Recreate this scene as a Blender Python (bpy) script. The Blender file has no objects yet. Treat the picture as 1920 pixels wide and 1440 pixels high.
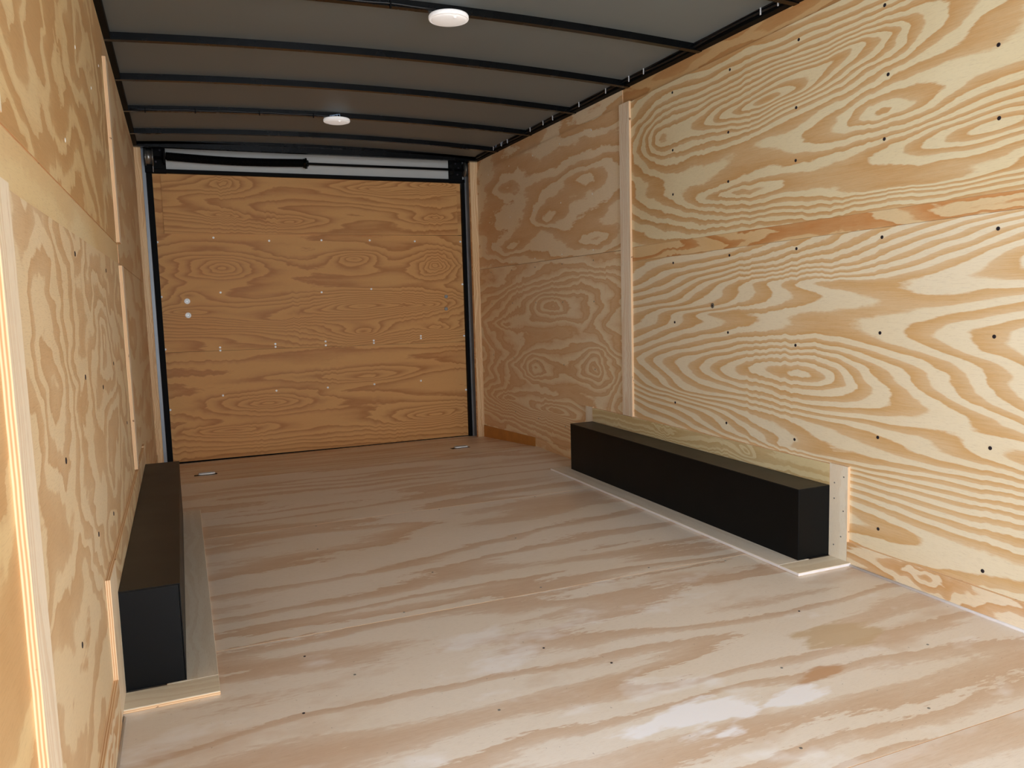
import bpy, bmesh, math, random
from mathutils import Vector, Matrix
random.seed(7)
S = bpy.context.scene
COL = S.collection

# ------------------------------------------------------------------ camera
CX, CZ = -1.023, 1.0172
YAW, PITCH, ROLL, F = 0.3964, -0.1052, -0.0279, 1476.46
def camera():
    cd = bpy.data.cameras.new('camera'); co = bpy.data.objects.new('camera', cd); COL.objects.link(co)
    cy, sy, cp, sp = math.cos(YAW), math.sin(YAW), math.cos(PITCH), math.sin(PITCH)
    f = Vector((sy*cp, cy*cp, sp)); r = Vector((cy, -sy, 0)); u = r.cross(f)
    cr, sr = math.cos(ROLL), math.sin(ROLL)
    r2 = cr*r + sr*u; u2 = cr*u - sr*r
    M = Matrix((r2, u2, -f)).transposed().to_4x4()
    M.translation = Vector((CX, 0, CZ))
    co.matrix_world = M
    cd.sensor_fit = 'HORIZONTAL'; cd.sensor_width = 36.0
    cd.lens = 36.0*F/1920.0
    cd.clip_start = 0.02; cd.clip_end = 200
    S.camera = co
camera()

# ------------------------------------------------------------------ world, light, exposure
SKY = (0.85, 0.955, 1.09)
SKY_STRENGTH = 1.0
w = bpy.data.worlds.new('overcast_sky'); S.world = w; w.use_nodes = True
bg = w.node_tree.nodes['Background']
bg.inputs['Color'].default_value = (*SKY, 1); bg.inputs['Strength'].default_value = SKY_STRENGTH
S.view_settings.view_transform = 'Standard'; S.view_settings.look = 'None'
S.view_settings.gamma = 1.0; S.view_settings.use_curve_mapping = False
S.view_settings.exposure = 3.47
S.cycles.diffuse_bounces = 6; S.cycles.glossy_bounces = 3; S.cycles.max_bounces = 8
# unseen side entrance opening in the left wall, placed and sized for its daylight
DOOR_Y0, DOOR_Y1, DOOR_TOP = 0.40, 0.94, 1.98
FRONT_X0, FRONT_X1, FRONT_TOP, FRONT_Y = -0.80, 1.20, 2.12, -2.60     # unseen opening added in the front end to throw light down the length
def portal(name, sx, sy, loc, rot):
    pl = bpy.data.lights.new(name, 'AREA'); pl.shape = 'RECTANGLE'
    pl.size = sx; pl.size_y = sy; pl.cycles.is_portal = True
    po = bpy.data.objects.new(name, pl); COL.objects.link(po)
    po.location = loc; po.rotation_euler = rot
portal('side_door_daylight', DOOR_TOP, DOOR_Y1-DOOR_Y0, (-1.30, (DOOR_Y0+DOOR_Y1)/2, DOOR_TOP/2), (0, -math.pi/2, 0))
portal('added_front_opening_daylight', FRONT_X1-FRONT_X0, FRONT_TOP, ((FRONT_X0+FRONT_X1)/2, FRONT_Y-.06, FRONT_TOP/2), (math.pi/2, 0, 0))

# ------------------------------------------------------------------ dimensions (metres)
X = 1.23            # face of the plywood on both side walls
TOP = 2.12          # top edge of the plywood
YB = FRONT_Y           # front wall
BT = 4.92           # start of the sloping rear floor
YD = 6.18           # ramp door plane
def floor_z(y): return 0.0 if y <= BT else -0.080*(y-BT)

# ------------------------------------------------------------------ materials
def srgb(r, g, b):
    def c(v):
        v /= 255.0
        return v/12.92 if v <= 0.04045 else ((v+0.055)/1.055)**2.4
    return (c(r), c(g), c(b), 1.0)

class NT:
    def __init__(s, name):
        s.mat = bpy.data.materials.new(name); s.mat.use_nodes = True
        s.t = s.mat.node_tree; s.n = s.t.nodes; s.l = s.t.links
        s.bsdf = s.n['Principled BSDF']
    def put(s, sock, v):
        if isinstance(v, bpy.types.NodeSocket): s.l.new(v, sock)
        else: sock.default_value = v
    def m(s, op, a, b=None, c=None):
        nd = s.n.new('ShaderNodeMath'); nd.operation = op
        for i, v in enumerate((a, b, c)):
            if v is not None: s.put(nd.inputs[i], v)
        return nd.outputs[0]
    def vec(s, x, y, z):
        nd = s.n.new('ShaderNodeCombineXYZ')
        for i, v in enumerate((x, y, z)): s.put(nd.inputs[i], v)
        return nd.outputs[0]
    def noise(s, v, scale=1.0, detail=2.0, rough=0.5, dist=0.0):
        nd = s.n.new('ShaderNodeTexNoise'); nd.noise_dimensions = '3D'
        s.put(nd.inputs['Vector'], v); nd.inputs['Scale'].default_value = scale
        nd.inputs['Detail'].default_value = detail; nd.inputs['Roughness'].default_value = rough
        nd.inputs['Distortion'].default_value = dist
        return nd.outputs['Fac']
    def ramp(s, fac, stops):
        nd = s.n.new('ShaderNodeValToRGB'); s.put(nd.inputs[0], fac)
        e = nd.color_ramp.elements
        while len(e) < len(stops): e.new(0.5)
        for el, (p, c) in zip(e, stops):
            el.position = p; el.color = c if isinstance(c, tuple) else (c, c, c, 1)
        return nd.outputs['Color']
    def mix(s, fac, a, b, blend='MIX'):
        nd = s.n.new('ShaderNodeMix'); nd.data_type = 'RGBA'; nd.blend_type = blend
        s.put(nd.inputs[0], fac); s.put(nd.inputs[6], a); s.put(nd.inputs[7], b)
        return nd.outputs[2]
    def coords(s):
        tc = s.n.new('ShaderNodeTexCoord'); sp = s.n.new('ShaderNodeSeparateXYZ')
        s.l.new(tc.outputs['Object'], sp.inputs[0])
        return tc.outputs['Object'], sp.outputs
    def bump(s, h, strength, dist):
        nd = s.n.new('ShaderNodeBump'); nd.inputs['Strength'].default_value = strength
        nd.inputs['Distance'].default_value = dist; s.put(nd.inputs['Height'], h)
        s.l.new(nd.outputs[0], s.bsdf.inputs['Normal'])

def plain(name, col, rough=0.5, metal=0.0, spec=0.5, var=0.0, scale=6.0):
    k = NT(name); P, _ = k.coords()
    if var:
        f = k.noise(P, scale, 4, 0.6)
        c2 = tuple(min(1, c*(1+var)) for c in col[:3]) + (1,)
        c1 = tuple(c*(1-var) for c in col[:3]) + (1,)
        k.put(k.bsdf.inputs['Base Color'], k.ramp(f, [(0.3, c1), (0.7, c2)]))
        k.put(k.bsdf.inputs['Roughness'], k.m('MULTIPLY_ADD', f, 0.15, rough-0.07))
    else:
        k.bsdf.inputs['Base Color'].default_value = col
        k.bsdf.inputs['Roughness'].default_value = rough
    k.bsdf.inputs['Metallic'].default_value = metal
    k.bsdf.inputs['Specular IOR Level'].default_value = spec
    return k.mat

def veneer(name, ax, feats=(), tilt=3.0, n1=(0.7, 4.0, 3.0), n2=(2.5, 14.0, 0.7), jag=0.10, ripple=0.006,
           pale=(238, 223, 190), pale2=(240, 227, 198), tan=(214, 170, 112), tan2=(220, 182, 130), seed=0.0,
           stops=None, contrast=1.0, rough=0.55, spec=0.3, knots=0, stain=0.0, streak=0.25, warp=1.0, patches=()):
    """Rotary-cut plywood face: growth rings are the level lines of a height field stretched along the grain."""
    k = NT(name); P, o = k.coords()
    u0 = o['XYZ'.index(ax[0])]; v0 = o['XYZ'.index(ax[1])]
    sd = seed*7.31
    # domain warp
    wn = k.noise(k.vec(k.m('MULTIPLY_ADD', u0, 2.2, sd), k.m('MULTIPLY_ADD', v0, 5.0, sd*1.3), sd), 1, 2)
    wv = k.m('MULTIPLY_ADD', wn, 0.10*warp, -0.05*warp)
    rp = k.noise(k.vec(k.m('MULTIPLY_ADD', u0, 26.0, sd), k.m('MULTIPLY_ADD', v0, 1.6, sd), sd+3), 1, 1)
    rpm = k.ramp(k.noise(k.vec(k.m('MULTIPLY_ADD', u0, 2.6, sd), k.m('MULTIPLY', v0, 0.7), sd+5), 1, 1), [(0.45, 0.0), (0.62, 1.0)])
    v = k.m('ADD', k.m('ADD', v0, wv), k.m('MULTIPLY', k.m('MULTIPLY_ADD', rp, 2*ripple*3, -ripple*3), rpm))
    wu = k.noise(k.vec(k.m('MULTIPLY_ADD', u0, 3.0, sd), k.m('MULTIPLY_ADD', v0, 9.0, sd), sd+9), 1, 2)
    u = k.m('ADD', u0, k.m('MULTIPLY_ADD', wu, 0.30*warp, -0.15*warp))
    a = k.noise(k.vec(k.m('MULTIPLY_ADD', u, n1[0], sd), k.m('MULTIPLY_ADD', v, n1[1], sd), sd+1), 1, 1.0, 0.4)
    b = k.noise(k.vec(k.m('MULTIPLY_ADD', u, n2[0], sd), k.m('MULTIPLY_ADD', v, n2[1], sd), sd+2), 1, 2.0, 0.5)
    h = k.m('MULTIPLY_ADD', v, tilt, k.m('MULTIPLY', a, n1[2]*2))
    h = k.m('ADD', h, k.m('MULTIPLY', b, n2[2]))
    for (cu, cv, ru, rv, A, *more) in feats:
        du = k.m('MULTIPLY_ADD', u, 1/ru, -cu/ru)
        if more: du = k.m('MAXIMUM', du, k.m('MULTIPLY_ADD', u, -1/more[0], cu/more[0]))
        dv = k.m('MULTIPLY_ADD', v, 1/rv, -cv/rv)
        q = k.m('SQRT', k.m('ADD', k.m('MULTIPLY_ADD', du, du, 0.02), k.m('MULTIPLY', dv, dv)))
        h = k.m('ADD', h, k.m('MULTIPLY', k.m('EXPONENT', k.m('MULTIPLY', q, -1.0)), A))
    j = k.noise(k.vec(k.m('MULTIPLY_ADD', u0, 22.0, sd), k.m('MULTIPLY_ADD', v0, 95.0, sd), sd+4), 1, 3, 0.6)
    h = k.m('ADD', h, k.m('MULTIPLY', j, jag*2))
    t = k.m('FRACT', h)
    st = stops or [(0.0, 0.0), (0.42, 0.03), (0.50, 0.70), (0.72, 0.85), (0.93, 1.0), (0.985, 0.1), (1.0, 0.0)]
    late = k.ramp(t, st)
    fs = k.noise(k.vec(k.m('MULTIPLY_ADD', u0, 9.0, sd), k.m('MULTIPLY_ADD', v0, 420.0, sd), sd+6), 1, 2, 0.7)
    late = k.m('MULTIPLY', late, k.m('MULTIPLY_ADD', fs, streak*2, 1.0-streak))
    big = k.noise(k.vec(k.m('MULTIPLY_ADD', u0, 1.3, sd), k.m('MULTIPLY_ADD', v0, 2.6, sd), sd+7), 1, 2)
    bigm = k.ramp(big, [(0.35, 0.0), (0.65, 1.0)])
    cp = k.mix(bigm, srgb(*pale), srgb(*pale2)); ct = k.mix(bigm, srgb(*tan), srgb(*tan2))
    c = k.mix(k.m('MULTIPLY', late, contrast), cp, ct)
    # fine flecks of the pores
    fl = k.noise(k.vec(k.m('MULTIPLY_ADD', u0, 40.0, sd), k.m('MULTIPLY_ADD', v0, 600.0, sd), sd+8), 1, 2, 0.7)
    c = k.mix(k.ramp(fl, [(0.30, 0.18), (0.46, 0.0)]), c, srgb(150, 112, 72))
    if stain:
        s1 = k.noise(k.vec(k.m('MULTIPLY_ADD', u0, 2.0, sd+20), k.m('MULTIPLY_ADD', v0, 4.0, sd), sd), 1, 4, 0.6)
        c = k.mix(k.ramp(s1, [(0.56, 0.0), (0.70, stain)]), c, srgb(*tan))
        s2 = k.noise(k.vec(k.m('MULTIPLY_ADD', u0, 2.4, sd+40), k.m('MULTIPLY_ADD', v0, 4.4, sd), sd), 1, 4, 0.6)
        c = k.mix(k.ramp(s2, [(0.57, 0.0), (0.66, stain)]), c, srgb(250, 246, 244))
        dt = k.noise(P, 90.0, 2, 0.5)
        c = k.mix(k.ramp(dt, [(0.72, 0.0), (0.76, stain*0.8)]), c, srgb(120, 95, 75))
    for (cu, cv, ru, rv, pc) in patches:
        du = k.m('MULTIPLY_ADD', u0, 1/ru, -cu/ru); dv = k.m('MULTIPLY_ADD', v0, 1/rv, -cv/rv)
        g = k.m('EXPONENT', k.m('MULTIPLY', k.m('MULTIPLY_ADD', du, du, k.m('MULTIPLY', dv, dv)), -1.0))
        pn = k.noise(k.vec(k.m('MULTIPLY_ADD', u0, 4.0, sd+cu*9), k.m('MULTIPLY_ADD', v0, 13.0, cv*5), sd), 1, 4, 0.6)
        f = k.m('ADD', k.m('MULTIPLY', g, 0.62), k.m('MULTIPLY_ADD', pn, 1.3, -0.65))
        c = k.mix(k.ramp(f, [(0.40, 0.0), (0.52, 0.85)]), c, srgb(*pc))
    k.put(k.bsdf.inputs['Base Color'], c)
    k.put(k.bsdf.inputs['Roughness'], k.m('MULTIPLY_ADD', late, -0.08, rough+0.04))
    k.bsdf.inputs['Specular IOR Level'].default_value = spec
    k.bump(fl, 0.10, 0.001)
    return k.mat

def ply_edge(name, ax):
    """Cut edge of plywood: five thin layers, dark and light, with voids."""
    k = NT(name); P, o = k.coords()
    t = o['XYZ'.index(ax)]
    n = k.noise(P, 14.0, 3)
    ph = k.m('MULTIPLY_ADD', t, 2*math.pi/0.0048, k.m('MULTIPLY', n, 2.5))
    s = k.m('MULTIPLY_ADD', k.m('SINE', ph), 0.5, 0.5)
    c = k.mix(s, srgb(214, 162, 114), srgb(250, 222, 182))
    vd = k.noise(P, 38.0, 2)
    c = k.mix(k.ramp(vd, [(0.70, 0.0), (0.74, 0.8)]), c, srgb(110, 70, 42))
    k.put(k.bsdf.inputs['Base Color'], c)
    k.bsdf.inputs['Roughness'].default_value = 0.75; k.bsdf.inputs['Specular IOR Level'].default_value = 0.2
    return k.mat

EDGE_X = ply_edge('plywood_edge_wall', 'X'); EDGE_Z = ply_edge('plywood_edge_floor', 'Z')
BLACK_BOX = None
def black_paint(name, col, rough, dust):
    k = NT(name); P, o = k.coords()
    n = k.noise(P, 5.0, 5, 0.6); nn = k.noise(P, 40.0, 3, 0.6)
    geo = k.n.new('ShaderNodeNewGeometry'); sp = k.n.new('ShaderNodeSeparateXYZ'); k.l.new(geo.outputs['Normal'], sp.inputs[0])
    up = k.m('MAXIMUM', sp.outputs[2], 0.0)
    d = k.m('MULTIPLY', k.m('MULTIPLY', k.m('MULTIPLY_ADD', n, 0.9, 0.25), k.m('MULTIPLY_ADD', nn, 0.5, 0.6)), k.m('MULTIPLY', up, dust))
    k.put(k.bsdf.inputs['Base Color'], k.mix(d, col, srgb(150, 138, 122)))
    k.put(k.bsdf.inputs['Roughness'], k.m('MULTIPLY_ADD', n, 0.2, rough-0.1))
    k.bsdf.inputs['Specular IOR Level'].default_value = 0.18
    return k.mat
M_BOX = black_paint('black_painted_sheet_metal', srgb(7, 8, 9), 0.40, 0.15)
M_BOW = plain('black_steel', srgb(6, 7, 8), 0.26, 0, 0.24, 0.15)
M_BLACK = plain('black_rubber', srgb(8, 8, 8), 0.65, 0, 0.12)
M_ROOF = plain('grey_roof_skin', srgb(116, 123, 124), 0.5, 0, 0.4, 0.04, 2.0)
M_HEAD = plain('pale_grey_header_paint', srgb(200, 200, 194), 0.45, 0, 0.4, 0.03, 3.0)
M_JAMB = plain('grey_galvanised_steel', srgb(148, 152, 156), 0.4, 0.3, 0.5, 0.06, 8.0)
M_ZINC = plain('zinc_metal', srgb(150, 148, 142), 0.35, 0.8, 0.5, 0.1, 30)
M_BOLT = plain('zinc_white_highlight', srgb(253, 253, 250), 0.3, 0.0, 0.6)  # specular highlights put into the colour: near-white and not metallic
M_SCREW = plain('dark_screw', srgb(52, 46, 52), 0.45, 0.5, 0.5)
M_WHITE = plain('white_plastic', srgb(252, 251, 250), 0.35, 0, 0.5)
M_LENS = plain('frosted_white_lens', srgb(246, 243, 240), 0.3, 0, 0.5)
for m_ in (M_WHITE, M_LENS):  # faint glow added to the fixtures where bounced daylight leaves them dark
    b_ = m_.node_tree.nodes['Principled BSDF']; b_.inputs['Emission Color'].default_value = (1, .97, .94, 1); b_.inputs['Emission Strength'].default_value = .025
M_TIE = plain('pale_cable_tie', srgb(225, 228, 230), 0.4, 0, 0.5)
M_WIRE = plain('black_wire', srgb(15, 15, 17), 0.45, 0, 0.5)
M_BLUE = plain('pale_blue_wire', srgb(150, 175, 205), 0.45, 0, 0.5)
M_HOLE = plain('dark_recess', srgb(58, 46, 34), 0.8, 0, 0.2)
M_CAULK = plain('white_caulk', srgb(236, 230, 228), 0.6, 0, 0.3, 0.04, 20)

# growth-ring eyes seen on the near right-hand sheets: (along, across, radius along, radius across, rings)
F_LOW = [(2.46, .70, 3.2, .25, 16, .95), (2.32, 1.06, 1.2, .09, 6, .7), (1.36, 1.12, .9, .22, 12), (1.40, .50, .85, .22, 12),
         (2.38, .40, 1.2, .07, 4, .5), (2.95, .93, .6, .05, 3), (3.2, .56, .7, .07, 3), (2.05, .10, .9, .10, 5)]
F_UP = [(2.62, 1.80, .75, .12, 10), (2.25, 1.86, .5, .07, 4), (1.62, 1.50, .8, .13, 10), (2.80, 1.46, .7, .10, 5),
        (3.40, 1.78, .28, .20, 4), (1.9, 1.36, .7, .05, 3), (1.4, 1.95, .9, .07, 4), (2.05, 1.62, .35, .10, -4)]
M_RN_LO = veneer('plywood_near_right_lower', 'YZ', F_LOW, tilt=1.5, n1=(.5, 3.4, 2.6), n2=(1.5, 10, .9), seed=1.3, streak=.38, jag=.07, ripple=.003, warp=.5)
M_RN_UP = veneer('plywood_near_right_upper', 'YZ', F_UP, tilt=1.0, n1=(.6, 3.0, 1.8), n2=(2.2, 11, 1.0), seed=2.0, streak=.38, jag=.09, ripple=.003, warp=.7,
                 pale=(232, 214, 172), pale2=(238, 224, 186), tan=(208, 160, 102), tan2=(214, 172, 118))
ORANGE = dict(pale=(226, 188, 132), pale2=(232, 208, 164), tan=(196, 132, 74), tan2=(210, 150, 92))
M_STRIP = veneer('orange_heartwood_strip', 'YZ', tilt=8, n1=(.7, 9, 3), n2=(3, 20, 1.2), seed=3.0, **ORANGE)
M_TOPSTRIP = veneer('orange_top_strip', 'YZ', tilt=4, n1=(1.2, 9, 2), n2=(4, 16, .8), seed=4.0, pale=(222, 184, 130), pale2=(214, 176, 124), tan=(196, 142, 86), tan2=(200, 150, 96))
F_FU = [(4.2, 1.72, .5, .14, 3), (4.75, 1.55, .6, .12, 3.5), (5.35, 1.40, .5, .09, 3), (4.1, 1.35, .4, .07, 2), (5.4, 1.85, .5, .12, 3)]
F_FL = [(4.66, .98, .8, .16, 9), (5.0, .55, .7, .15, 10), (4.62, .28, .7, .10, 9), (5.5, .28, .5, .08, 6), (4.05, .6, .35, .2, 8), (5.5, .85, .6, .10, 4)]
BAND = [(0.0, 0.45), (0.10, 0.25), (0.26, 0.0), (0.44, 0.0), (0.52, 0.85), (0.80, 0.65), (0.92, 0.9), (1.0, 0.45)]
FARC = dict(pale=(248, 228, 192), pale2=(250, 232, 200), tan=(224, 180, 128), tan2=(228, 188, 138))
M_RF_UP = veneer('plywood_far_right_upper', 'YZ', F_FU, tilt=1.5, n1=(.8, 3, 2.0), n2=(2.6, 7, 1.4), seed=5.0, jag=.14, **FARC)
M_RF_LO = veneer('plywood_far_right_lower', 'YZ', F_FL, tilt=1.5, n1=(.9, 4, 1.5), n2=(3.5, 12, 1.2), seed=6.0, jag=.10, stops=BAND, **FARC)
M_LN_LO = veneer('plywood_left_lower', 'YZ', [(2.6, .95, .5, .25, 5), (2.9, .35, .8, .25, 5)], tilt=1.0, n1=(1.7, 2.2, 4.2), n2=(5, 7, 1.7), seed=7.5, jag=.08,
                 contrast=.75, pale=(240, 216, 176), pale2=(242, 222, 188), tan=(210, 168, 120), tan2=(216, 178, 132))
M_LN_UP = veneer('plywood_left_upper', 'YZ', [(2.4, 1.7, 1.0, .4, 5)], tilt=.8, n1=(1.3, 1.6, 3.4), n2=(4.5, 4.5, 1.6), seed=8.0, jag=.10,
                 stops=[(0.0, 0.3), (0.15, 0.0), (0.36, 0.05), (0.46, 0.7), (0.75, 0.9), (1.0, 0.9)], contrast=.85, pale=(236, 206, 154), pale2=(236, 210, 164), tan=(204, 156, 102), tan2=(208, 164, 112))
M_PALE = veneer('pale_veneer_strip', 'YZ', tilt=1, n1=(.6, 3, .8), n2=(2, 6, .4), seed=9.0, contrast=.5, pale=(240, 214, 164), pale2=(240, 220, 178), tan=(222, 180, 124), tan2=(226, 190, 140))
M_LF = veneer('plywood_left_far', 'YZ', tilt=2, n1=(.8, 3, 2), n2=(3, 9, 1), seed=10.0, contrast=.7, pale=(232, 210, 172), pale2=(236, 216, 182), tan=(208, 164, 114), tan2=(214, 174, 126))
M_BATTEN = veneer('pale_wood_batten', 'ZY', tilt=30, n1=(.6, 14, 3), n2=(2, 40, .6), seed=11.0, contrast=.45, pale=(250, 234, 208), pale2=(252, 238, 216), tan=(226, 190, 148), tan2=(232, 200, 162))
M_POST = veneer('pine_post', 'ZX', tilt=60, n1=(.6, 20, 3), n2=(2, 40, .6), seed=12.0, contrast=.7, pale=(236, 200, 150), pale2=(238, 208, 164), tan=(206, 152, 98), tan2=(212, 164, 112))
M_TRIM = veneer('whitish_trim_board', 'ZY', tilt=10, n1=(.6, 14, 1), n2=(2, 30, .6), seed=13.0, contrast=.3, pale=(240, 228, 204), pale2=(244, 234, 214), tan=(220, 190, 150), tan2=(226, 200, 166))
M_TREAT = veneer('treated_pine_board', 'YZ', [(3.35, .34, .05, .02, 2), (2.8, .33, .04, .018, 2.5)], tilt=20, n1=(.5, 12, 3), n2=(2, 40, .8), seed=14.0, contrast=.8, pale=(226, 208, 160), pale2=(232, 216, 174), tan=(202, 168, 110), tan2=(206, 176, 122))
M_BASE = veneer('baseboard_plywood', 'YZ', [(1.82, .06, .12, .05, 2)], tilt=4, n1=(.8, 8, 1.6), n2=(3, 20, 1), seed=15.0, pale=(240, 220, 186), pale2=(244, 228, 204), tan=(212, 164, 110), tan2=(220, 178, 134))
M_WEDGE = plain('orange_wedge_board', srgb(196, 138, 70), 0.6, 0, 0.3, 0.12, 9)
DOORC = dict(pale=(219, 162, 98), pale2=(220, 166, 102), tan=(182, 120, 62), tan2=(186, 127, 68))  # warm bounced light on the door put into its brown colours
DST = [(0.0, 0.0), (0.35, 0.10), (0.62, 0.45), (0.86, 1.0), (0.93, 0.75), (1.0, 0.0)]
F_D = [(-.72, 1.32, .40, .12, 10), (.28, 1.38, .22, .08, 7), (.92, 1.33, .18, .11, 9), (.28, 1.02, .60, .12, 10), (-.35, .93, .8, .10, 7), (.95, .82, .25, .06, 6),
       (.30, .80, .25, .08, 7), (-.95, 1.12, .2, .07, 4), (.75, 1.0, .6, .07, 6), (-1.0, 1.0, .35, .06, 6)]
M_D_MID = veneer('door_plywood_middle', 'XZ', F_D, tilt=4, n1=(.6, 6, 2.2), n2=(2.2, 20, 1), seed=16.0, stops=DST, warp=.6, **DOORC)
M_D_LO = veneer('door_plywood_lower', 'XZ', [(-.7, .12, .6, .07, 7), (.9, .1, .5, .09, 9), (-.45, .30, .35, .07, 7), (.35, .45, .4, .06, 4)], tilt=7, n1=(.5, 7, 2.4), n2=(1.8, 20, 1), seed=17.0, stops=DST, warp=.6, **DOORC)
M_D_UP = veneer('door_plywood_upper', 'XZ', [(-.68, 1.70, .2, .04, 5), (-.68, 1.93, .15, .05, 5), (-.2, 1.66, .2, .04, 5), (.5, 1.90, .5, .06, 8), (.95, 1.97, .3, .06, 9), (.95, 1.7, .25, .06, 6), (-1.1, 1.8, .4, .12, 6)], tilt=6, n1=(.5, 7, 2.2), n2=(1.8, 20, 1), seed=18.0, stops=DST, warp=.6, **DOORC)
FLC = dict(pale=(234, 220, 202), pale2=(238, 226, 212), tan=(208, 176, 146), tan2=(214, 186, 160))
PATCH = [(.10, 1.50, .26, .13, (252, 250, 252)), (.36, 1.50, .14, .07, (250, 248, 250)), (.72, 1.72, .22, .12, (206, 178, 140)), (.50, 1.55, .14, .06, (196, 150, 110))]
def floor_mat(i, stain): return veneer('floor_plywood', 'XY', tilt=2.2, n1=(.5, 3.6, 2.2), n2=(1.6, 13, .8), seed=20.0+i*1.7, jag=.22, ripple=.0,
    stops=[(0, 0), (.5, 0), (.60, .55), (.8, .8), (.95, .9), (1, .0)], rough=.36, spec=.5, stain=stain, streak=.35, patches=PATCH if i == 2 else (), **FLC)
M_APRON = veneer('pale_floor_strip', 'YX', tilt=20, n1=(.5, 12, 2), n2=(2, 30, .5), seed=31.0, contrast=.4, pale=(228, 216, 196), pale2=(232, 220, 202), tan=(210, 188, 160), tan2=(212, 192, 166), rough=.5)
M_APRON_END = veneer('pale_floor_end_strip', 'XY', tilt=20, n1=(.5, 12, 2), n2=(2, 30, .5), seed=32.0, contrast=.4, pale=(236, 222, 196), pale2=(238, 226, 204), tan=(214, 190, 156), tan2=(218, 196, 166), rough=.5)

# ------------------------------------------------------------------ helpers
def link(name, me, mats, parent=None, **props):
    ob = bpy.data.objects.new(name, me); COL.objects.link(ob)
    if not me.materials:
        for m in mats: me.materials.append(m)
    if parent is not None: ob.parent = parent
    for a, b in props.items(): ob[a] = b
    return ob
def empty(name, label, cat, loc=(0, 0, 0), kind=None, group=None):
    o = bpy.data.objects.new(name, None); COL.objects.link(o); o.location = loc; o.empty_display_size = .05
    o['label'] = label; o['category'] = cat
    if kind: o['kind'] = kind
    if group: o['group'] = group
    return o
def tag(o, label, cat, kind=None, group=None):
    o['label'] = label; o['category'] = cat
    if kind: o['kind'] = kind
    if group: o['group'] = group
    return o
def mesh_from(bm, name, smooth=False):
    me = bpy.data.meshes.new(name); bmesh.ops.recalc_face_normals(bm, faces=bm.faces[:])
    bm.to_mesh(me); bm.free()
    if smooth:
        for p in me.polygons: p.use_smooth = True
    return me
def prism_bm(poly, axis, a, b, bevel=0.0):
    """polygon in the two other axes (in XYZ order) extruded along axis from a to b"""
    bm = bmesh.new(); i = 'XYZ'.index(axis)
    def pt(p, t):
        q = list(p); q.insert(i, t); return q
    n = len(poly)
    lo = [bm.verts.new(pt(p, a)) for p in poly]; hi = [bm.verts.new(pt(p, b)) for p in poly]
    bm.faces.new(lo[::-1]); bm.faces.new(hi)
    for k in range(n): bm.faces.new((lo[k], lo[(k+1) % n], hi[(k+1) % n], hi[k]))
    if bevel: bmesh.ops.bevel(bm, geom=bm.edges[:], offset=bevel, segments=1, affect='EDGES')
    return bm
def prism(name, poly, axis, a, b, mat, parent=None, edge=None, bevel=0.0):
    bm = prism_bm(poly, axis, a, b, bevel)
    me = mesh_from(bm, name)
    mats = [mat] + ([edge] if edge else [])
    if edge:
        i = 'XYZ'.index(axis)
        for p in me.polygons: p.material_index = 0 if abs(p.normal[i]) > .6 else 1
    return link(name, me, mats, parent)
def box(name, x0, x1, y0, y1, z0, z1, mat, parent=None, edge=None, axis='X', bevel=0.0):
    r = dict(X=(x0, x1), Y=(y0, y1), Z=(z0, z1)); a = r.pop(axis); p, q = list(r.values())
    return prism(name, [(p[0], q[0]), (p[1], q[0]), (p[1], q[1]), (p[0], q[1])], axis, a[0], a[1], mat, parent, edge, bevel)
def cyl_bm(bm, p, q, r, n=12, r2=None):
    p, q = Vector(p), Vector(q); d = (q-p); L = d.length
    M = Matrix.Translation((p+q)/2) @ d.to_track_quat('Z', 'Y').to_matrix().to_4x4()
    bmesh.ops.create_cone(bm, cap_ends=True, segments=n, radius1=r, radius2=r if r2 is None else r2, depth=L, matrix=M)
def cyl(name, p, q, r, mat, parent=None, n=12, r2=None):
    bm = bmesh.new(); cyl_bm(bm, p, q, r, n, r2)
    me = mesh_from(bm, name)
    for pl_ in me.polygons: pl_.use_smooth = len(pl_.vertices) == 4
    return link(name, me, [mat], parent)
def tube_bm(pts, r, n=8):
    bm = bmesh.new(); rings = []
    pts = [Vector(p) for p in pts]
    for i, p in enumerate(pts):
        t = (pts[min(i+1, len(pts)-1)]-pts[max(i-1, 0)]).normalized()
        a = t.cross(Vector((0, 0, 1))); a = a.normalized() if a.length > 1e-4 else Vector((1, 0, 0))
        b = t.cross(a)
        rr = r[i] if isinstance(r, (list, tuple)) else r
        rings.append([bm.verts.new(p+rr*(math.cos(2*math.pi*k/n)*a+math.sin(2*math.pi*k/n)*b)) for k in range(n)])
    for A, B in zip(rings, rings[1:]):
        for k in range(n): bm.faces.new((A[k], A[(k+1) % n], B[(k+1) % n], B[k]))
    bm.faces.new(rings[0]); bm.faces.new(rings[-1][::-1])
    return bm
def tube(name, pts, r, mat, parent=None, n=8):
    return link(name, mesh_from(tube_bm(pts, r, n), name, True), [mat], parent)

_screw = {}
def screw(at, normal, r, mat, parent, name='screw'):
    """countersunk screw head: low domed disc with a recessed drive"""
    key = (round(r, 4), mat.name)
    if key not in _screw:
        bm = bmesh.new(); n = 12
        prof = [(1.0, -.3), (1.0, .12), (.82, .22), (.36, .22), (.30, .02)]
        rings = [[bm.verts.new((r*a*math.cos(2*math.pi*k/n), r*a*math.sin(2*math.pi*k/n), r*h)) for k in range(n)] for a, h in prof]
        for A, B in zip(rings, rings[1:]):
            for k in range(n): bm.faces.new((A[k], A[(k+1) % n], B[(k+1) % n], B[k]))
        bm.faces.new(rings[-1])
        me = mesh_from(bm, 'screw'); me.materials.append(mat); _screw[key] = me
    o = link(name, _screw[key], [mat], parent)
    o.location = at; o.rotation_euler = Vector(normal).to_track_quat('Z', 'Y').to_euler()
    return o

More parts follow.
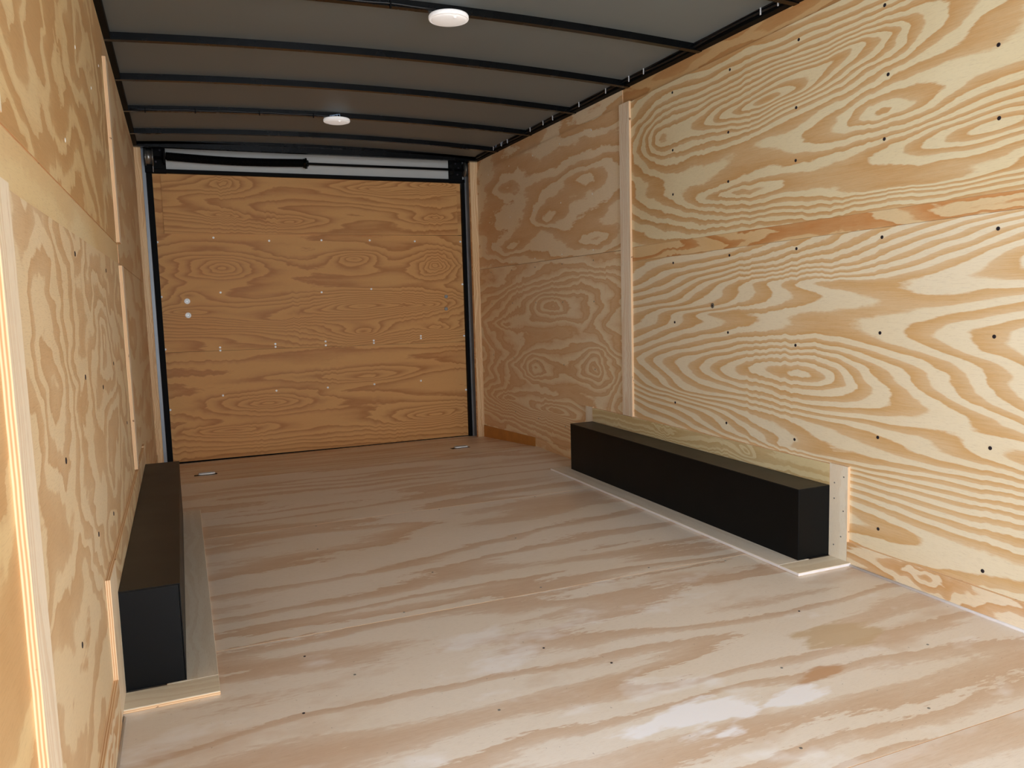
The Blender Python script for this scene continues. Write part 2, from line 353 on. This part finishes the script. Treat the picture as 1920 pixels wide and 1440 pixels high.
# ------------------------------------------------------------------ floor
fl = empty('floor', 'pale plywood floor laid in wide sheets across the trailer', 'floor', kind='structure')
GAP = .0012
ys = [YB, 0.0, 1.20, 2.43, 3.69, BT]
for i, (a, b) in enumerate(zip(ys, ys[1:])):
    box('plywood_sheet', -X-.03, X+.03, a+GAP, b-GAP, -.019, 0, floor_mat(i, .6 if i == 2 else (.3 if i == 1 else 0)), fl, EDGE_Z, 'Z')
m7 = floor_mat(7, 0)
za, zb = floor_z(BT+GAP), floor_z(6.24)
prism('plywood_sheet', [(BT+GAP, -.019), (6.24, zb-.019), (6.24, zb), (BT+GAP, 0)], 'X', -X-.06, X+.06, m7, fl)
box('sub_floor', -X-.08, X+.08, YB-.05, BT, -.06, -.021, M_BLACK, fl)
for (sx, sy) in [(.03, 1.85), (.43, 1.62), (-.10, 2.02), (-.64, 2.10), (-.40, 2.47), (.10, 2.47), (.55, 2.47), (.85, 2.40), (-.75, 2.28), (-.2, 2.8), (.25, 3.05),
                 (-.55, 3.3), (.1, 3.66), (.62, 3.66), (-.5, 3.66), (-.8, 1.95), (.75, 1.9), (.6, 1.30), (.9, 1.55), (-.35, 1.75), (.2, 1.30)]:
    screw((sx, sy, .0005), (0, 0, 1), .0036, random.choice([M_ZINC, M_SCREW, M_ZINC]), fl)
# pale sealant bead along the foot of the right wall
b_ = tube('caulk_bead', [(X-.013, y, .003) for y in (.9, 1.6, 2.14)], .006, M_CAULK, fl, 6)
b_ = tube('caulk_bead', [(-X+.013, y, .003) for y in (.9, 1.6, 2.12)], .005, M_CAULK, fl, 6)

# ------------------------------------------------------------------ side walls
TH = .011
wr = empty('wall_right', 'right side wall of plywood sheets with a batten and screw rows', 'wall', kind='structure')
def rs(name, poly, mat, face=X, parent=wr, edge=EDGE_X, th=TH): return prism(name, poly, 'X', face, face+th, mat, parent, edge)
lowr = rs('plywood_sheet', [(1.22, .05), (3.70, .05), (3.70, 1.207), (1.22, 1.245)], M_RN_LO)
stripr = rs('veneer_strip', [(1.22, 1.246), (3.70, 1.208), (3.70, 1.283), (1.22, 1.296)], M_STRIP, X+.0015)
upr = rs('plywood_sheet', [(1.22, 1.2965), (3.70, 1.2835), (3.70, 2.038), (1.22, 2.062)], M_RN_UP, X+.001)
rs('top_strip', [(YB, 2.0), (3.76, 2.0), (3.76, TOP), (YB, TOP)], M_TOPSTRIP, X+.011, th=.009)
frl = rs('plywood_sheet', [(3.72, .06), (5.99, .012), (5.99, 1.272), (3.72, 1.274)], M_RF_LO)
fru = rs('plywood_sheet', [(3.72, 1.276), (5.99, 1.274), (5.99, 2.030), (3.72, 2.036)], M_RF_UP, X+.001)
rs('top_strip', [(3.765, 2.0), (6.0, 2.0), (6.0, TOP), (3.765, TOP)], M_RF_UP, X+.009)
batr = rs('batten', [(3.668, .37), (3.768, .37), (3.768, 2.04), (3.668, 2.04)], M_BATTEN, X-.012, th=.012)
rs('plywood_sheet', [(YB, .05), (1.216, .05), (1.216, 1.245), (YB, 1.245)], M_RN_LO)
rs('plywood_sheet', [(YB, 1.25), (1.216, 1.25), (1.216, 2.062), (YB, 2.062)], M_RN_UP)
rs('backing', [(YB, -.2), (6.2, -.2), (6.2, 2.18), (YB, 2.18)], M_ROOF, X+.022, edge=None, th=.03)
for y, z in [(1.64, 1.72), (2.03, 1.74), (2.45, 1.98), (2.46, 1.73), (2.86, 1.98), (3.29, 1.99), (1.63, 1.51), (2.46, 1.53), (2.87, 1.51), (3.29, 1.72), (3.29, 1.51),
             (2.87, 1.72), (2.04, 1.53), (2.05, 1.97), (1.64, 1.95)]:
    screw((X+.001, y, z), (-1, 0, 0), .0062, M_SCREW, upr)
for y, z in [(1.62, 1.19), (2.04, 1.2), (2.45, 1.19), (2.86, 1.19), (3.29, 1.18), (1.62, .87), (2.04, .87), (2.45, .81), (2.87, .85), (3.28, .89),
             (1.62, .53), (2.04, .50), (2.45, .43), (2.88, .44), (3.28, .49), (2.03, .17), (1.63, .14)]:
    screw((X, y, z), (-1, 0, 0), .0062, M_SCREW, lowr)
screw((X, 2.98, .97), (-1, 0, 0), .012, M_ZINC, lowr, 'screw_washer'); screw((X-.001, 2.98, .97), (-1, 0, 0), .006, M_SCREW, lowr)
for y in (4.1, 4.51, 4.92, 5.33, 5.74):
    for z in (1.30, 1.62, 1.98): screw((X+.001, y, z), (-1, 0, 0), .0045, M_BOLT, fru)
    for z in (.2, .6, 1.0, 1.24): screw((X, y, z), (-1, 0, 0), .0045, M_ZINC, frl)

wl = empty('wall_left', 'left side wall of plywood sheets seen almost edge on', 'wall', kind='structure')
def ls(name, poly, mat, face=X, parent=wl, edge=EDGE_X, th=TH): return prism(name, poly, 'X', -face-th, -face, mat, parent, edge)
ll = ls('plywood_sheet', [(1.19, .05), (3.56, .05), (3.56, 1.207), (1.19, 1.19)], M_LN_LO)
ls('veneer_strip', [(1.19, 1.192), (3.56, 1.209), (3.56, 1.285), (1.19, 1.278)], M_PALE, X+.0025)
lu = ls('plywood_sheet', [(1.19, 1.279), (3.56, 1.286), (3.56, TOP), (1.19, TOP)], M_LN_UP)
lfl = ls('plywood_sheet', [(3.562, .05), (5.99, .0), (5.99, 1.21), (3.562, 1.21)], M_LF)
lfu = ls('plywood_sheet', [(3.562, 1.212), (5.99, 1.212), (5.99, TOP), (3.562, TOP)], M_LF)
ls('batten', [(3.515, .375), (3.612, .375), (3.612, 1.20), (3.515, 1.20)], M_BATTEN, X-.012, th=.012)
ls('batten', [(3.500, 1.29), (3.600, 1.29), (3.600, 1.998), (3.500, 1.998)], M_BATTEN, X-.012, th=.012)
ls('batten', [(1.138, .13), (1.232, .13), (1.232, 1.19), (1.138, 1.19)], M_BATTEN, X-.012, th=.012)
ls('batten', [(1.138, 1.28), (1.232, 1.28), (1.232, 1.998), (1.138, 1.998)], M_BATTEN, X-.012, th=.012)
ls('plywood_sheet', [(DOOR_Y1, .05), (1.188, .05), (1.188, TOP), (DOOR_Y1, TOP)], M_LN_UP)
ls('plywood_sheet', [(YB, .05), (DOOR_Y0, .05), (DOOR_Y0, TOP), (YB, TOP)], M_LN_UP)
ls('plywood_sheet', [(DOOR_Y0, DOOR_TOP), (DOOR_Y1, DOOR_TOP), (DOOR_Y1, TOP), (DOOR_Y0, TOP)], M_LN_UP)
ls('backing', [(DOOR_Y1, -.2), (6.2, -.2), (6.2, 2.18), (DOOR_Y1, 2.18)], M_ROOF, X+.022, edge=None, th=.03)
ls('backing', [(YB, -.2), (DOOR_Y0, -.2), (DOOR_Y0, 2.18), (YB, 2.18)], M_ROOF, X+.022, edge=None, th=.03)
ls('backing', [(DOOR_Y0, DOOR_TOP), (DOOR_Y1, DOOR_TOP), (DOOR_Y1, 2.18), (DOOR_Y0, 2.18)], M_ROOF, X+.022, edge=None, th=.03)
for y, z in [(1.62, .75), (1.62, .40), (2.04, .87), (2.04, .50), (2.45, .81), (2.45, .45), (2.87, .85), (3.28, .60), (2.04, 1.15), (2.87, 1.15)]:
    screw((-X, y, z), (1, 0, 0), .0062, M_SCREW, ll)
for y, z in [(1.62, 1.6), (2.04, 1.72), (2.45, 1.72), (2.87, 1.72), (3.28, 1.9), (2.04, 1.4)]:
    screw((-X, y, z), (1, 0, 0), .005, M_BOLT, lu)

bb = box('baseboard_right', X-.012, X, 1.0, 2.16, 0, .087, M_BASE, None, EDGE_X, 'X')
tag(bb, 'low swirling-grain plywood strip along the foot of the right wall', 'baseboard', 'structure')
bb2 = box('baseboard_left', -X, -X+.012, .6, 2.084, 0, .12, M_BASE, None, EDGE_X, 'X')
tag(bb2, 'low plywood strip along the foot of the left wall', 'baseboard', 'structure')
bf = prism('baseboard_rear', [(4.98, floor_z(4.98)), (5.99, floor_z(5.99)), (5.99, .010), (4.98, .058)], 'X', X-.006, X+.004, M_WEDGE, None)
tag(bf, 'orange wedge of board where the rear floor drops beside the right wall', 'baseboard', 'structure')
bg_ = prism('baseboard_rear', [(4.30, 0.0), (4.97, floor_z(4.97)), (4.97, .058), (4.30, .070)], 'X', X-.006, X+.004, M_RF_LO, None)
tag(bg_, 'pale board behind the right wheel box at the foot of the wall', 'baseboard', 'structure')
bh = prism('baseboard_rear', [(4.30, 0.0), (4.92, 0), (5.99, floor_z(5.99)), (5.99, .010), (4.30, .058)], 'X', -X-.004, -X+.006, M_LF, None)
tag(bh, 'board behind the left wheel box at the foot of the wall', 'baseboard', 'structure')

wf = empty('wall_front', 'plywood end wall with a wide opening added for daylight', 'wall', kind='structure')
box('plywood_sheet', -X-.04, FRONT_X0, YB-.02, YB, 0, 2.18, M_LN_UP, wf, None, 'Y')
box('plywood_sheet', FRONT_X1, X+.04, YB-.02, YB, 0, 2.18, M_LN_UP, wf, None, 'Y')
box('plywood_sheet', FRONT_X0, FRONT_X1, YB-.02, YB, FRONT_TOP, 2.18, M_LN_UP, wf, None, 'Y')

# ------------------------------------------------------------------ ceiling
RISE = .036
def arch(x): return RISE*(1-(x/1.24)**2)
ce = empty('ceiling', 'grey metal roof skin carried on black steel bows', 'ceiling', kind='structure')
NX = 24
def arched(name, y0, y1, zlo, zhi, mat, xr=1.245, smooth=False):
    """slab bent over the arch of the roof"""
    bm = bmesh.new(); R = []
    for i in range(NX+1):
        x = -xr+2*xr*i/NX; d = arch(x)
        R.append([bm.verts.new((x, y, z+d)) for y, z in ((y0, zlo), (y1, zlo), (y1, zhi), (y0, zhi))])
    for A, B in zip(R, R[1:]):
        for k in range(4): bm.faces.new((A[k], A[(k+1) % 4], B[(k+1) % 4], B[k]))
    bm.faces.new(R[0]); bm.faces.new(R[-1][::-1])
    return link(name, mesh_from(bm, name), [mat], ce)
ZB = 2.117        # underside of the bows at the walls
arched('roof_skin', YB-.05, 6.22, ZB+.030, ZB+.045, M_ROOF, 1.30)
BOWS = [3.07, 3.69, 4.295, 4.94, 5.54]
for y in [3.07-.61*k for k in range(9, 0, -1)] + BOWS: arched('roof_bow', y, y+.030, ZB, ZB+.031, M_BOW)
arched('rear_roof_bow', 5.95, 6.11, ZB+.012, ZB+.031, M_BOW)
box('rear_header_tube', -1.24, 1.24, 5.95, 5.99, 2.118, 2.16, M_BOW, ce)
for s in (-1, 1):
    box('top_rail', min(s*1.205, s*1.26), max(s*1.205, s*1.26), YB, 6.2, TOP+.001, 2.160, M_BLACK, ce)

# ------------------------------------------------------------------ rear door and its frame
dr = empty('door_1', 'closed rear ramp door faced with plywood', 'door', (0, YD, -.1), 'structure')
def dpart(name, x0, x1, z0, z1, y0, y1, mat, edge=None):
    o = box(name, x0, x1, y0, y1, z0, z1, mat, dr, edge, 'Y'); o.matrix_parent_inverse = Matrix.Translation((0, -YD, .1)); return o
EDGE_Y = ply_edge('plywood_edge_door', 'Y')
lo_ = prism('plywood_sheet', [(-1.136, -.088), (1.158, -.100), (1.158, .690), (-1.136, .715)], 'Y', YD, YD+.011, M_D_LO, dr, EDGE_Y)
mi_ = prism('plywood_sheet', [(-1.136, .7165), (1.158, .6915), (1.158, 1.558), (-1.136, 1.562)], 'Y', YD+.001, YD+.012, M_D_MID, dr, EDGE_Y)
for q in (lo_, mi_): q.matrix_parent_inverse = Matrix.Translation((0, -YD, .1))
up2 = dpart('plywood_sheet', -1.136, 1.158, 1.5625, 1.975, YD+.001, YD+.012, M_D_MID, EDGE_Y)
up_ = dpart('overlay_sheet', -1.078, 1.118, 1.560, 1.978, YD-.010, YD, M_D_UP, EDGE_Y)
dpart('core', -1.150, 1.172, -.14, 1.98, YD+.013, YD+.05, M_BLACK)
dpart('bottom_seal', -1.15, 1.172, -.12, -.095, YD-.004, YD+.012, M_BLACK)
def dscrew(x, z, r, mat, name='screw', y=YD-.0005):
    o = screw((x, y, z), (0, -1, 0), r, mat, dr, name); o.matrix_parent_inverse = Matrix.Translation((0, -YD, .1)); return o
for x, z in [(-1.128, 1.50), (-.754, 1.533), (-.366, 1.512), (.019, 1.517), (.391, 1.518), (.755, 1.512), (1.14, 1.51),
             (-1.128, 1.114), (-.73, 1.137), (.0, 1.123), (.386, 1.14), (1.145, 1.164), (-1.128, .739), (-.758, .713), (-.758, .735), (-.365, .721), (-.365, .743), (.01, .745), (.01, .715),
             (.387, .715), (.387, .735), (.774, .755), (.774, .735), (-.76, .379), (-.377, .388), (.009, .386), (.376, .387), (.76, .39), (-1.125, .30), (1.145, .29), (1.145, .74), (1.11, 1.86)]:
    dscrew(x, z, .0078, M_BOLT, y=YD-.0008)
for x, z, r, m_ in [(-.96, 1.079, .021, M_BOLT), (-.96, .978, .021, M_BOLT), (1.001, 1.067, .015, M_ZINC), (.997, .967, .015, M_ZINC)]:
    dscrew(x, z, r, m_, 'bolt_head'); dscrew(x, z, r*.5, M_ZINC, 'bolt_centre', YD-.004)

fr = empty('trim_1', 'grey steel door frame with black seals around the ramp door', 'door frame', kind='structure')
box('frame_post', -1.26, -1.168, 6.135, 6.17, -.2, 2.14, M_JAMB, fr, None, 'Y', .002)
box('frame_post', 1.178, 1.26, 6.135, 6.17, -.2, 2.14, M_JAMB, fr, None, 'Y', .002)
box('seal_strip', -1.168, -1.130, 6.140, 6.175, -.14, 2.0, M_BLACK, fr, None, 'Y')
box('seal_strip', 1.152, 1.178, 6.140, 6.175, -.14, 2.0, M_BLACK, fr, None, 'Y')
box('header_bar', -1.17, 1.18, 6.130, 6.176, 1.976, 2.002, M_BLACK, fr, None, 'Y', .002)
box('header_panel', -1.20, 1.20, 6.160, 6.176, 2.000, 2.17, M_HEAD, fr, None, 'Y')
for x0, x1 in ((-1.175, -1.036), (1.050, 1.16)):
    box('header_bracket', x0, x1, 6.135, 6.159, 1.972, 2.165, M_BLACK, fr, None, 'Y', .002)
for x, z in [(1.075, 2.10), (1.105, 2.125), (1.13, 2.09), (1.08, 2.05), (1.12, 2.04), (-1.07, 2.13), (-1.10, 2.05)]:
    screw((x, 6.134, z), (0, -1, 0), .007, M_SCREW, fr, 'bolt_head')
for s, px, lab in ((-1, -1.188, 'trim_2'), (1, 1.172, 'trim_3')):
    x0, x1 = (-1.245, -1.188) if s < 0 else (1.174, 1.242)
    p = box(lab, x0, x1, 5.992, 6.03, floor_z(6.03)-.001, 2.118, M_POST, None, None, 'Y', .0015)
    tag(p, 'upright pine post at the rear end of the %s plywood wall' % ('left' if s < 0 else 'right'), 'post', 'structure')

# spring and shaft that balance the ramp door
sp = empty('ramp_door_spring', 'black coil spring on a steel shaft above the ramp door', 'spring', (0, 6.09, 2.07))
def spi(o): o.matrix_parent_inverse = Matrix.Translation((0, -6.09, -2.07)); return o
spi(cyl('shaft', (-1.16, 6.09, 2.070), (1.20, 6.09, 2.070), .0095, M_BLACK, sp, 10))
NT_ = 110
x0, x1 = -1.030, -.100; ring_pts = []
for i in range(NT_*8+1):
    t = i/(NT_*8); a = 2*math.pi*NT_*t
    x = x0+(x1-x0)*t; sag = -.012*math.sin(math.pi*t)+.008*(1-t)
    ring_pts.append((x, 6.09+.026*math.cos(a), 2.074+sag+.026*math.sin(a)))
spi(tube('coil', ring_pts, .0046, M_BLACK, sp, 5))
spi(tube('coil_core', [(x0+(x1-x0)*t/10, 6.09, 2.074-.012*math.sin(math.pi*t/10)+.008*(1-t/10)) for t in range(11)], .0255, M_BLACK, sp, 10))
cone = spi(tube('winding_cone', [(x, 6.09, 2.072) for x in (-.105, -.100, -.090, -.088, -.076, -.074, -.062)], [.028, .034, .034, .040, .040, .026, .022], M_BOW, sp, 12))
cyl('set_screw', (-.082, 6.06, 2.072), (-.082, 6.042, 2.03), .006, M_BOW, cone, 6)
for xa, xb in ((-1.166, -1.114), (1.158, 1.212)):
    d = spi(tube('cable_drum', [(x, 6.09, 2.072) for x in (xa, xa+.006, xa+.007, xb-.007, xb-.006, xb)], [.058, .058, .049, .049, .058, .058], M_ZINC, sp, 24))
spi(cyl('cable', (-1.118, 6.072, 2.06), (-1.120, 6.125, 1.978), .0022, M_TIE, sp, 6))
spi(cyl('cable', (1.165, 6.072, 2.06), (1.165, 6.125, 1.978), .0022, M_BOW, sp, 6))
spi(box('end_bearing', -1.05, -1.036, 6.05, 6.135, 2.03, 2.11, M_BLACK, sp, None, 'X', .002))
spi(box('end_bearing', 1.052, 1.066, 6.05, 6.135, 2.03, 2.11, M_BLACK, sp, None, 'X', .002))

# ------------------------------------------------------------------ wheel boxes
BD, BH, Y0, Y1 = .1615, .283, 2.25, 4.12
def wheel_box(s, label):
    root = empty('wheel_box', label, 'wheel box', (s*X, (Y0+Y1)/2, 0), group='black metal wheel boxes against the side walls')
    I = Matrix.Translation((-s*X, -(Y0+Y1)/2, 0))
    def B(name, xa, xb, y0, y1, z0, z1, mat, edge=None, axis='X', bevel=0.0, parent=root):
        o = box(name, min(s*xa, s*xb), max(s*xa, s*xb), y0, y1, z0, z1, mat, parent, edge, axis, bevel)
        o.matrix_parent_inverse = I; return o
    xi = X-BD
    B('side_panel', xi, xi+.003, Y0, Y1, .012, BH-.0005, M_BOX, None, 'X', .0008)
    B('end_panel', xi+.0035, X-.001, Y0, Y0+.003, .012, BH-.0005, M_BOX, None, 'Y', .0008)
    B('end_panel', xi+.0035, X-.001, Y1-.003, Y1, .012, BH-.0005, M_BOX, None, 'Y', .0008)
    B('top_panel', xi-.0008, X-.012, Y0-.0008, Y1+.0008, BH, BH+.003, M_BOX, None, 'Z', .0008)
    B('back_edge_strip', X-.006, X-.001, Y0-.003, Y0-.0005, .012, BH+.004, M_BLACK, None, 'Y')  # thin black strip up the near back edge of the box
    t = .012
    B('back_board', X-t, X-.0005, Y0, Y1, BH+.0035, .368, M_TREAT if s > 0 else M_LN_LO, EDGE_X, 'X')
    trim = B('side_trim', X-t, X-.0005, 2.161 if s > 0 else 2.085, Y0-.001, .0125, .372, M_TRIM if s > 0 else M_BATTEN, EDGE_X, 'X')
    B('side_trim', X-t, X-.0005, Y1+.001, 4.205, .0125, .372, M_TRIM if s > 0 else M_BATTEN, EDGE_X, 'X')
    xo = .972 if s > 0 else .987
    B('floor_strip', xo, xi+.05, Y0-.006, 4.205, .0005, .0125, M_APRON, M_CAULK if s > 0 else EDGE_Z, 'Z', .0015)
    B('floor_end_strip', xo, X-.0005, 2.142, Y0-.0075, .0005, .0125, M_APRON_END, M_CAULK if s > 0 else EDGE_Z, 'Z', .0015)
    B('floor_end_strip', xi+.051, X-.0005, Y1+.001, 4.205, .0005, .0125, M_APRON_END, EDGE_Z, 'Z', .0015)
    for y, z in ((2.18, .33), (2.225, .30), (2.18, .20), (2.225, .24), (2.19, .10), (2.225, .06)) if s > 0 else ():
        o = screw((s*(X-t), y, z), (-s, 0, 0), .003, M_ZINC, trim); o.matrix_parent_inverse = Matrix()
    return root
wheel_box(1, 'black metal wheel box against the right wall with a pale trim board upright')
wheel_box(-1, 'dusty black metal wheel box against the left wall in the foreground')

# ------------------------------------------------------------------ dome lights
def dome_light(x, y, label):
    zt = ZB+arch(x)-.001
    root = empty('dome_light', label, 'ceiling light', (x, y, zt), group='round white ceiling lights')
    def lathe(name, prof, mat, n=48):
        bm = bmesh.new(); R = [[bm.verts.new((r*math.cos(2*math.pi*k/n), r*math.sin(2*math.pi*k/n), z)) for k in range(n)] for r, z in prof]
        for A, B in zip(R, R[1:]):
            for k in range(n): bm.faces.new((A[k], A[(k+1) % n], B[(k+1) % n], B[k]))
        bm.faces.new(R[0]); bm.faces.new(R[-1])
        me = mesh_from(bm, name)
        for p in me.polygons: p.use_smooth = len(p.vertices) == 4
        return link(name, me, [mat], root)
    lathe('rim', [(.070, -.004), (.077, -.005), (.0795, -.009), (.0795, -.018), (.078, -.0215), (.0735, -.0225), (.0715, -.020)], M_WHITE)
    lathe('lens', [(.0712, -.019), (.0710, -.0225), (.060, -.0275), (.040, -.031), (.020, -.0325), (.004, -.033)], M_LENS)
    box('mount', -.022, .022, -.010, .016, -.004, 0, M_WHITE, root, None, 'Z')
    k = cyl('switch_knob', (.006, -.058, -.024), (.006, -.058, -.033), .006, M_WHITE, root, 12, .005)
    b = link('sensor_boss', mesh_from(tube_bm([(0, -.060, -.018), (0, -.078, -.0185), (0, -.081, -.019)], [.014, .012, .008], 12), 'sensor_boss', True), [M_WHITE], root)
    b.scale = (1.6, 1, .5); b.location = (0, 0, -.008)
    return root
dome_light(.040, 3.085, 'larger round white ceiling light on the nearest visible roof bow')
dome_light(-.058, 4.955, 'smaller-looking round white ceiling light deeper in, with pale blue wires above it')

def bow_cable(y, x_end, label, blue):
    root = empty('light_cable', label, 'cable', (-1.2, y, ZB), group='cables feeding the ceiling lights')
    I = Matrix.Translation((1.2, -y, -ZB))
    pts = [(-1.2+(x_end+1.2)*t/24, y-.006, ZB+arch(-1.2+(x_end+1.2)*t/24)+.006+.002*math.sin(t*1.3)) for t in range(25)]
    tube('cable', pts, .0042, M_WIRE, root, 6).matrix_parent_inverse = I
    for x in (-1.12, -.86, -.51, -.2):
        z = ZB+arch(x)
        box('clip', x-.003, x+.003, y-.012, y-.0005, z-.010, z+.016, M_BLACK, root, None, 'X').matrix_parent_inverse = I
    if blue:
        for q, dz in ((0, 0), (.016, .004)):
            tube('connector_wire', [(x_end-.045+q, y-.012, ZB+arch(x_end)+.006), (x_end-.02+q, y-.016, ZB+arch(x_end)+.010+dz), (x_end+q, y-.014, ZB+arch(x_end)+.014+dz), (x_end+.004+q, y-.006, ZB+arch(x_end)-.002)], .0025, M_BLUE, root, 6).matrix_parent_inverse = I
    return root
bow_cable(3.07, -.02, 'thin dark cable clipped along the roof bow of the nearer light', False)
bow_cable(4.94, -.06, 'thin dark cable clipped along the roof bow of the farther light', True)

hn = empty('wiring_harness', 'dark wiring bundle tied along the top rail above the right wall', 'wiring', (1.2, 3.0, 2.14))
I = Matrix.Translation((-1.2, -3.0, -2.14))
tube('cable', [(1.199, .8+5.1*t/40, 2.136+.004*math.sin(t*.9)) for t in range(41)], .006, M_WIRE, hn, 6).matrix_parent_inverse = I
tube('cable', [(1.197, .8+5.1*t/40, 2.148+.003*math.sin(t*1.7+1)) for t in range(41)], .004, M_WIRE, hn, 6).matrix_parent_inverse = I
for y in (2.52, 2.62, 3.48, 3.62, 3.86, 4.17, 4.52, 4.66, 4.86, 5.25, 5.36, 5.52):
    box('cable_tie', 1.189, 1.192, y-.0025, y+.0025, 2.122, 2.150, M_TIE, hn, None, 'X').matrix_parent_inverse = I
for y in (5.30, 5.42):
    tube('wire_loop', [(1.190, y+.05*math.cos(a*.5), 2.136+.022*math.sin(a*.5)) for a in range(8)], .0022, M_BLUE, hn, 5).matrix_parent_inverse = I

# ------------------------------------------------------------------ floor tie rings
def tie_ring(x, y, label):
    z = floor_z(y)
    root = empty('floor_tie_ring', label, 'tie-down ring', (x, y, z), group='tie-down rings in the rear floor')
    root.rotation_euler = (math.atan(-.080), 0, 0)
    box('pocket_plate', -.075, .062, -.030, .030, -.004, .0015, M_HOLE, root, None, 'Z', .001)
    pts = []
    for t in range(21):
        a = math.pi*t/20; pts.append((-.045*math.cos(a), .016-.026*math.sin(a), .007))
    tube('ring', [(-.046, .018, .007), (-.046, -.016, .007), (-.036, -.022, .007), (.036, -.022, .007), (.046, -.016, .007), (.046, .018, .007)], .0045, M_BOLT, root, 8)
    box('ring_strap', -.05, .05, .012, .022, .0016, .013, M_ZINC, root, None, 'Z', .001)
    return root
tie_ring(-.925, 5.32, 'metal tie ring in the rear floor nearest the left wheel box')
tie_ring(.805, 5.36, 'metal tie ring in the rear floor nearest the right wall')
